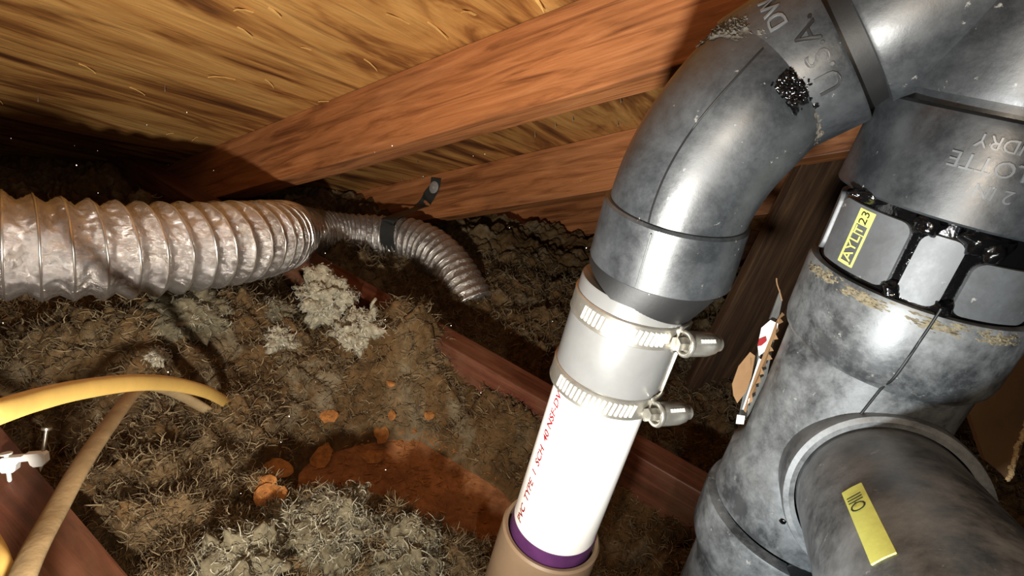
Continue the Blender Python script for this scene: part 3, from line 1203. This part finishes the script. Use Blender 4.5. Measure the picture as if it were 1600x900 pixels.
# branch hub, coming towards the camera to the lower right
br_far = cvec(Vector((344, 98, 900)).normalized())
br_c = at(1384, 794, 0.272)
AB = Axis(br_c, -br_far)                                  # t grows towards the camera
R_B = 0.0385
link('branch_hub', lathe(AB, [(-0.085, 0.036), (-0.05, R_B + 0.0035), (-0.03, R_B + 0.0058), (-0.004, R_B + 0.0062), (-0.001, R_B + 0.0055), (0.0, R_B + 0.003), (-0.001, R_B + 0.0005), (-0.02, R_B)], 112), 'abs_dusty', tee, 35)
blob('glue_bead', AS.p(0.135, math.radians(-4), R_H - 0.002), (0.0025, 0.0025, 0.0025), 'gloss', tee, 5, None, 0.2, 2)
tag(tee, 'large dusty black tee fitting whose branch points at the camera', 'pipe fitting')
# thin crack-like dark string down the hub
cr = [AS.p(t, math.radians(a), r) for t, a, r in ((-0.004, 14, R_H + 0.0012), (0.01, 13, R_H + 0.0012), (0.032, 11, R_H + 0.001), (0.042, 9, R_H - 0.003), (0.06, 6, R_H - 0.0038), (0.074, 3, R_H - 0.0034))]
th_ = link('glue_dribble', sweep(resample(catmull(cr, 12), 0.002), lambda i, s, a: (0.0006, 0.0006), 6), 'groove', None, 60)
tag(th_, 'thin black dribble of glue down the tee hub', 'glue')

bp = empty('branch_pipe', AB.c(0.10))
link('barrel', lathe(AB, [(-0.02, R_B - 0.0005), (0.02, R_B - 0.0005), (0.06, R_B - 0.0005), (0.12, R_B - 0.0005), (0.17, R_B - 0.0005)], 112), 'abs_dusty', bp, 40)


def br_map(t0, a0):
    return lambda x, y, z: AB.p(t0 + x, math.radians(a0) + y / R_B, R_B + 0.0003 + z)


lab = patch(AB, 0.052, 0.105, math.radians(-18), math.radians(-5), R_B - 0.0006, R_B - 0.0001, rad=0.0004)
stk = link('yellow_sticker', lab, 'ylabel', bp, 35)
text_mesh('IIIO', 0.0085, 0.0, br_map(0.066, -12.5), 'ink', 'sticker_lettering', stk)
tag(bp, 'thick dusty black pipe with a yellow sticker running out bottom right', 'pipe')

lowc = empty('pipe_socket', AS.c(0.25))
T3 = T2 + 0.004
link('socket', lathe(AS, [(T3 + 0.01, 0.0462), (T3 - 0.001, 0.047), (T3, R_H + 0.0035), (T3 + 0.002, R_H + 0.0042), (T3 + 0.03, R_H + 0.0035), (T3 + 0.036, R_H + 0.001), (T3 + 0.038, R_H - 0.002), (T3 + 0.05, R_H - 0.0045), (T3 + 0.13, R_H - 0.0045)], 112), 'abs_dusty', lowc, 35)
tag(lowc, 'black pipe socket below the tee at the bottom edge', 'pipe fitting')
blob('glue_bead', AS.p(T2 + 0.001, math.radians(22), R_H + 0.0005), (0.012, 0.012, 0.0022), 'gloss', lowc, 9, None, 0.4, 3)

# short nipple with grey label panels between tee and upper coupling
tn0, tn1 = -0.044, 0.004
nip = empty('pipe_nipple', AS.c(tn1))
link('cement_coat', lathe(AS, [(0.01, 0.0445), (-0.001, 0.0458), (tn0, 0.0460), (tn0 - 0.01, 0.0455)], 112, 0.0005, 2), 'gloss', nip, 40)
PAN = [(-62, -12, -0.033, -0.0025), (-7, 13, -0.032, -0.0015), (19, 62, -0.026, -0.0015), (70, 130, -0.033, -0.002), (138, 200, -0.033, -0.002), (208, 290, -0.033, -0.002)]
for a0, a1, t0, t1 in PAN:
    link('worn_panel', patch(AS, t0, t1, math.radians(a0), math.radians(a1), 0.0452, 0.0476, rad=0.005), 'abs_grey', nip, 35)
for (t, a, s_, sd) in ((-0.003, -9, (0.004, 0.004, 0.004), 1), (-0.003, 16, (0.004, 0.004, 0.004), 2), (-0.035, -6, (0.006, 0.004, 0.005), 3), (-0.035, 16, (0.009, 0.005, 0.006), 4),
                       (-0.038, -40, (0.012, 0.006, 0.003), 5), (-0.032, 24, (0.006, 0.004, 0.005), 6)):
    blob('cement_drip', AS.p(t, math.radians(a), 0.0464), s_, 'gloss', nip, sd, None, 0.5, 3)
ly = patch(AS, -0.036, -0.006, math.radians(-42), math.radians(-33), 0.0475, 0.0478, rad=0.0012)
# sheared yellow label frame: thin bars
for (a0, a1, t0, t1) in ((-43, -41.8, -0.0315, -0.005), (-33.4, -32.2, -0.0315, -0.005), (-43, -32.2, -0.0315, -0.0307), (-43, -32.2, -0.0058, -0.005), (-43, -32.2, -0.0205, -0.020)):
    link('label_frame', patch(AS, t0, t1, math.radians(a0), math.radians(a1), 0.0474, 0.04785, rad=0.0001), 'ylabel', nip)
link('label_field', patch(AS, -0.0315, -0.0245, math.radians(-43), math.radians(-32.2), 0.0474, 0.04775, rad=0.001), 'ylabel', nip)
text_mesh('IAYL', 0.0072, 0.0001, lambda x, y, z: AS.p(-0.0125 - x, math.radians(-37.6) - y / 0.0478, 0.0479 + z), 'ylabel', 'label_lettering', nip)
text_mesh('23', 0.0065, 0.0001, lambda x, y, z: AS.p(-0.028 - x, math.radians(-37.6) - y / 0.0478, 0.0479 + z), 'ink', 'label_lettering', nip)
text_mesh('T', 0.0065, 0.0001, lambda x, y, z: AS.p(-0.0222 - x, math.radians(-37.6) - y / 0.0478, 0.0479 + z), 'ylabel', 'label_lettering', nip)
tag(nip, 'short black pipe with worn grey panels, shiny cement drips and yellow label', 'pipe')

# upper coupling with cast lettering, bottom rim near picture row 295
tu0, tu1 = -0.0385, -0.0805
upc = empty('pipe_coupling', AS.c(tu0))
RU = 0.0512
link('body', lathe(AS, [(tu0 - 0.004, 0.0462), (tu0, 0.047), (tu0, RU), (tu0 - 0.001, RU + 0.0008), (tu0 - 0.004, RU + 0.0006), (tu0 - 0.02, RU - 0.0003), (tu1 + 0.004, RU - 0.0012), (tu1 + 0.0012, RU - 0.002),
                        (tu1, RU - 0.004), (tu1, 0.044), (tu1 - 0.006, 0.0435)], 112), 'abs', upc, 35)
# lettering is upside down: reading runs to the left, tops point down the pipe


def up_map(t0, a0):
    return lambda x, y, z: AS.p(t0 + y, math.radians(a0) - x / RU, RU - 0.0004 + z)


text_mesh('CHARLOTTE', 0.0088, 0.0006, up_map(-0.0630, 17), 'emboss', 'raised_lettering', upc)
text_mesh('FOUNDRY', 0.0072, 0.0006, up_map(-0.0715, 14), 'emboss', 'raised_lettering', upc)
text_mesh('2 IN', 0.0075, 0.0006, up_map(-0.0535, 10), 'emboss', 'raised_lettering', upc)
tag(upc, 'black plastic coupling with raised upside-down lettering at the right edge', 'pipe coupling')

# top wye: vertical run plus the branch that takes the elbow
wye = empty('pipe_wye', AS.c(tu1))
link('run', lathe(AS, [(tu1 + 0.004, 0.043), (tu1 - 0.0012, 0.0435), (tu1 - 0.0045, 0.0435), (tu1 - 0.0046, 0.0478), (tu1 - 0.008, 0.0486), (tu1 - 0.05, 0.0486), (tu1 - 0.16, 0.0486)], 112), 'abs', wye, 35)

# ------------------------------------------------------------------ black elbow
meet = AS.c(tu1 - 0.085)
ring_c = at(1306, 70, .2685)
e_dir = (meet - ring_c).normalized()
R_E = 0.0360
E = [(1052, 352, .3075), (1062, 318, .3020), (1083, 273, .2955), (1115, 224, .2890), (1156, 176, .2830)]
e_pts = [at(*q) for q in E] + [ring_c - e_dir * 0.030, ring_c - e_dir * 0.018, ring_c - e_dir * 0.010]
hubO = at(1031, 414, 0.319)
AH = Axis(hubO, hubO - at(1052, 345, 0.3065))
elb = empty('pipe_elbow', AH.c(0.0))
ep = resample(catmull([e_pts[0] - (e_pts[1] - e_pts[0]) * 0.25] + e_pts, 24), 0.0025)
er = lambda i, s, a: (R_E + 0.0012 * max(0, min(1, (s - 0.02) / 0.06)), R_E + 0.0012 * max(0, min(1, (s - 0.02) / 0.06)))
link('bend', sweep(ep, er, 96), 'abs', elb, 40)
link('hub', lathe(AH, [(-0.034, 0.034), (-0.0335, 0.0370), (-0.032, 0.0382), (-0.015, 0.0388), (-0.0005, 0.0392), (0.0, 0.0388), (0.0, 0.0338), (-0.006, 0.0336)], 96), 'abs', elb, 35)
ASB = Axis(hubO, AP.c(t_s0) - hubO)
link('spigot', lathe(ASB, [(-0.01, 0.0335), (0.001, 0.0336), ((AP.c(t_s0) - hubO).length + 0.004, 0.0325)], 96), 'groove', elb, 40)
# parting line: a thin raised seam on the side facing the camera
seam = []
fre = frames(ep, Vector((0, 0, 1)))
for i in range(2, int(len(ep) * 0.70)):
    T = fre[i][0]
    tocam = (CAMW - ep[i]); tocam = (tocam - T * tocam.dot(T)).normalized()
    sd = T.cross(tocam).normalized()
    if sd.dot(cvec((-1, 1, 0))) < 0:
        sd = -sd
    an = math.radians(18)
    rr = er(i, (i * 0.0025), 0)[0]
    seam.append(ep[i] + (tocam * math.cos(an) + sd * math.sin(an)) * rr)
link('mould_seam', sweep(seam, lambda i, s, a: (0.0005, 0.0005), 6), 'groove', elb, 60)
# hub seam
link('mould_seam', sweep([AH.p(t, math.radians(-12), 0.0390) for t in (-0.030, -0.02, -0.01, -0.001)], lambda i, s, a: (0.0004, 0.0004), 6), 'emboss', elb, 60)
# end part of the elbow before the ring: straight cylinder along e_dir
AX = Axis(ring_c, e_dir)                                # t grows to the upper right
RX = R_E + 0.0012
link('end_hub', lathe(AX, [(-0.040, RX - 0.002), (-0.0395, RX + 0.0008), (-0.036, RX + 0.0012), (-0.0015, RX + 0.0014), (0.0, RX + 0.0008), (0.0, RX - 0.003), (0.002, RX - 0.003)], 96), 'abs', elb, 35)


def el_map(t0, a0):
    # reading runs up the picture round the pipe, letter tops point back down the pipe
    return lambda x, y, z: AX.p(t0 - y, math.radians(a0) - x / RX, RX + 0.0016 + z)


def crust(name, ax, t0, t1, a0, a1, r, h, mat, parent, seed, thr=0.0, nt_=44, na_=44, freq=5.0):
    """an uneven smear lying on a cylinder, with a ragged edge"""
    vs, fs, hs_ = [], [], []
    for i in range(nt_ + 1):
        for j in range(na_ + 1):
            u_, v_ = i / nt_ * 2 - 1, j / na_ * 2 - 1
            e = 1 - max(abs(u_), abs(v_)) ** 2
            q = Vector((u_ * freq, v_ * freq, seed * 7.3))
            k = e * 0.9 + 0.55 * mnoise.fractal(q * 0.5, 0.8, 2.0, 3) - 0.35 - thr
            hh = min(1.0, max(0.0, k * 2)) * (0.35 + 0.65 * abs(mnoise.noise(q * 1.5)) * 2)
            hs_.append(k)
            vs.append(ax.p(t0 + (t1 - t0) * i / nt_, math.radians(a0 + (a1 - a0) * j / na_), r - 0.0004 + (h + 0.0004) * hh))
    W = na_ + 1
    for i in range(nt_):
        for j in range(na_):
            f = (i * W + j, i * W + j + 1, (i + 1) * W + j + 1, (i + 1) * W + j)
            if max(hs_[q] for q in f) > 0:
                fs.append(f)
    me = mesh(name, vs, fs)
    bm = bmesh.new()
    bm.from_mesh(me)
    bmesh.ops.delete(bm, geom=[v for v in bm.verts if not v.link_faces], context='VERTS')
    bmesh.ops.recalc_face_normals(bm, faces=bm.faces)
    bm.to_mesh(me)
    bm.free()
    return link(name, me, mat, parent, 50)


kb = min(range(2, len(ep) - 2), key=lambda i: (ep[i] - at(1196, 137, 0.279)).length)
AK = Axis(ep[kb], ep[kb + 1] - ep[kb - 1])
RK = RX + 0.0004
crust('cement_smear', AK, -0.010, 0.006, 8, 40, RK, 0.0024, 'gloss', elb, 1, -0.12)
crust('cement_smear', AK, -0.020, -0.007, 2, 30, RK, 0.0014, 'gloss', elb, 2, -0.12, freq=9)
crust('dust_crust', AK, -0.010, 0.008, 32, 76, RK, 0.0010, 'crustdust', elb, 3, -0.1, freq=7)
crust('dust_crust', AK, -0.010, 0.008, -80, -34, RK, 0.0014, 'crustdust', elb, 4, -0.1, freq=7)
crust('dust_crust', AK, -0.004, 0.003, -36, -4, RK, 0.0010, 'crustdust', elb, 5, -0.1, freq=7)
for i, (a0, a1) in enumerate(((-66, -30), (-34, -2), (0, 34), (30, 62))):
    crust('dust_crust', AS, 0.0006, 0.0075, a0, a1, R_H + 0.0006, 0.0007, 'rimcrust', tee, 11 + i, -0.05, 20, 60, 6.0)
tag(elb, 'black plastic elbow bending from the clamped sleeve to upper right', 'pipe fitting')

link('groove_ring', lathe(AX, [(-0.002, RX - 0.005), (-0.001, RX - 0.0028), (0.0095, RX - 0.0028), (0.011, RX - 0.005)], 96), 'groove', wye, 35)
Lm = (meet - ring_c).length
link('branch', lathe(AX, [(0.0088, RX - 0.003), (0.0090, RX + 0.0012), (0.0105, RX + 0.0020), (0.03, RX + 0.0026), (Lm * 0.6, RX + 0.004), (Lm, RX + 0.006)], 96), 'abs', wye, 35)
tag(wye, 'black plastic wye fitting at the top right joining elbow and stack', 'pipe fitting')
text_mesh('U.S.A.', 0.0135, 0.0005, el_map(-0.0095, 0), 'engrave', 'engraved_lettering', elb, bold=0.0)
text_mesh('DW', 0.0110, 0.0004, el_map(-0.0170, -42), 'emboss', 'raised_lettering', elb)
text_mesh('2', 0.0080, 0.0003, el_map(-0.026, -2), 'emboss', 'raised_lettering', elb)

# ------------------------------------------------------------------ board behind, cardboard, scrap
p0, p1 = at(1235, 545, 0.96), at(1400, 245, 0.88)
dz = (p1 - p0).normalized()
wd = (cvec((1, 0.25, 0.1)))
wd = (wd - dz * wd.dot(dz)).normalized()
nn = dz.cross(wd).normalized()
me = box_mesh('board', -0.16, (p1 - p0).length + 0.05, -0.15, 0, -0.009, 0.009, 0.0015)
o = link('upright_board', me, 'board')
o.matrix_world = frame(p0, dz, wd, dz.cross(wd))
tag(o, 'dim brown wooden board standing behind the black pipes', 'board')

# torn cardboard / plaster sheet on the right
CB = [(1520, 545), (1546, 523), (1572, 530), (1640, 545), (1650, 640), (1600, 690), (1588, 728), (1578, 752), (1572, 745), (1540, 720), (1516, 650), (1500, 610), (1494, 562), (1508, 551)]
zc = lambda px, py: 0.40 + (px - 1500) * 0.0002
fr_ = [at(px, py, zc(px, py)) for px, py in CB]
nb = cvec((-0.2, -0.1, -1)).normalized()
vs = fr_ + [p - nb * 0.006 for p in fr_]
n = len(CB)
fs = [tuple(range(n)), tuple(reversed(range(n, 2 * n)))] + [(j, (j + 1) % n, n + (j + 1) % n, n + j) for j in range(n)]
cb = empty('cardboard_piece', fr_[7])
me = mesh('sheet', vs, fs)
fix_normals(me)
link('sheet', me, 'card', cb)
for i in range(26):
    f = i / 25
    px, py = 1600 + (1576 - 1600) * f, 660 + (748 - 660) * f
    if py < 690:
        px += 4
    p = at(px + random.uniform(-2, 2), py, zc(px, py) - 0.002)
    blob('torn_edge', p, (0.0017, 0.0015, 0.0020), 'cardedge', cb, i + 40, None, 0.6, 2, 2.0)
for i in range(4):
    p = at(1588 + i * 5, 537 + i * 2, zc(1590, 540) - 0.002)
    blob('torn_edge', p, (0.0024, 0.0024, 0.0022), 'cardedge', cb, i + 60, None, 0.6, 2, 2.0)
tag(cb, 'torn piece of brown cardboard at the right edge behind the branch pipe', 'cardboard')

# paper scrap hanging beside the tee
scp = empty('paper_scrap', at(1160, 660, 0.36))


def strip(name, pts, mat, z, thick=0.0008):
    P = [at(px, py, z + dz_) for px, py, dz_ in pts]
    nv = cvec((-0.2, 0, -1)).normalized()
    vs = P + [p - nv * thick for p in P]
    n = len(P)
    fs = [tuple(range(n)), tuple(reversed(range(n, 2 * n)))] + [(j, (j + 1) % n, n + (j + 1) % n, n + j) for j in range(n)]
    me = mesh(name, vs, fs)
    fix_normals(me)
    return link(name, me, mat, scp)


ZS = 0.345
strip('film', [(1219, 452, 0), (1222, 470, 0), (1212, 520, .002), (1198, 590, .004), (1172, 645, .006), (1160, 662, .006), (1152, 660, .006), (1165, 600, .004), (1190, 530, .002), (1206, 490, 0)], 'film', ZS)
strip('cardboard_flap', [(1172, 550, 0), (1180, 556, 0), (1174, 590, -.004), (1166, 612, -.006), (1152, 630, -.006), (1146, 618, -.004), (1144, 600, -.002), (1154, 572, 0)], 'card', ZS - 0.004)
strip('white_label', [(1190, 512, 0), (1204, 500, 0), (1216, 506, 0), (1212, 522, 0), (1200, 545, 0), (1186, 556, 0), (1184, 540, 0)], 'paper', ZS - 0.003)
strip('red_print', [(1186, 530, 0), (1196, 526, 0), (1198, 533, 0), (1190, 540, 0), (1184, 541, 0)], 'red', ZS - 0.0042)
strip('white_edge', [(1186, 560, 0), (1191, 562, 0), (1166, 640, 0), (1160, 640, 0)], 'paper', ZS - 0.0025)
strip('white_corner', [(1152, 648, 0), (1164, 650, 0), (1162, 663, 0), (1150, 662, 0)], 'paper', ZS - 0.001)
edge_r = [(1222, 488), (1226, 492), (1219, 497), (1224, 503), (1216, 507), (1217, 517), (1212, 522), (1216, 530), (1206, 531), (1204, 541), (1209, 548), (1199, 550),
          (1207, 561), (1198, 563), (1196, 573), (1190, 574), (1194, 584), (1187, 586), (1189, 597), (1181, 600), (1182, 611), (1175, 615), (1176, 627), (1169, 631), (1166, 645)]
edge_l = [(1162, 642), (1170, 618), (1179, 590), (1188, 566), (1196, 546), (1205, 524), (1213, 502)]
strip('torn_edge', [(x, y, 0.0012 * (i % 3)) for i, (x, y) in enumerate(edge_r)] + [(x, y, 0) for x, y in edge_l], 'card', ZS - 0.0035)
wk = sweep(resample(catmull([at(1222, 470, ZS), at(1218, 455, ZS), at(1214, 443, ZS), at(1213, 430, ZS)], 8), 0.002), lambda i, s, a: (0.0004, 0.0004), 6)
link('wisp', wk, 'card', scp)
tag(scp, 'torn scrap of brown and white paper with red print beside the tee', 'paper')

# specks of dust hanging in the lit air
nd = 170
dpx, dpy, dz_ = rng.uniform(0, 1600, nd), rng.uniform(150, 800, nd), rng.uniform(0.25, 0.9, nd)
vs, fs = [], []
for i in range(nd):
    c = at(float(dpx[i]), float(dpy[i]), float(dz_[i]))
    if c.z < 0.2 or (c - deck_o).dot(wN) > -0.15:
        continue
    r = random.uniform(0.00012, 0.0004)
    b = len(vs)
    vs += [c + Vector((r, 0, 0)), c + Vector((-r, 0, 0)), c + Vector((0, r, 0)), c + Vector((0, -r, 0)), c + Vector((0, 0, r)), c + Vector((0, 0, -r))]
    fs += [(b + x, b + y, b + z) for x, y, z in ((0, 2, 4), (2, 1, 4), (1, 3, 4), (3, 0, 4), (2, 0, 5), (1, 2, 5), (3, 1, 5), (0, 3, 5))]
du = link('airborne_dust', mesh('airborne_dust', vs, fs), 'paper')
tag(du, 'fine pale dust specks floating in the torch light', 'dust', None, 'stuff')

# litter of slivers and crumbs on the bare boards
vs, fs = [], []
for i in range(420):
    px, py = random.gauss(650, 90), random.gauss(715, 55)
    if py < 630 or py > 850 or px > 780:
        continue
    c = hit(px, py)
    if c.z > 0.012:
        continue
    c.z += 0.0012
    an = random.uniform(0, math.pi)
    ex, ey = Vector((math.cos(an), math.sin(an), random.uniform(-.2, .3))), Vector((-math.sin(an), math.cos(an), 0))
    L, W = random.choice((0.002, 0.003, 0.005, 0.008)) * random.uniform(0.6, 1.2), random.uniform(0.0004, 0.0014)
    b = len(vs)
    for z in (0, 0.0008):
        vs += [c + ex * L + Vector((0, 0, z)), c + ey * W + Vector((0, 0, z)), c - ex * L + Vector((0, 0, z)), c - ey * W + Vector((0, 0, z))]
    fs += [(b + 4, b + 5, b + 6, b + 7), (b + 3, b + 2, b + 1, b)] + [(b + q, b + (q + 1) % 4, b + 4 + (q + 1) % 4, b + 4 + q) for q in range(4)]
li = link('wood_litter', mesh('wood_litter', vs, fs), 'chip')
tag(li, 'fine wood slivers and crumbs scattered over the bare brown boards', 'litter', None, 'stuff')
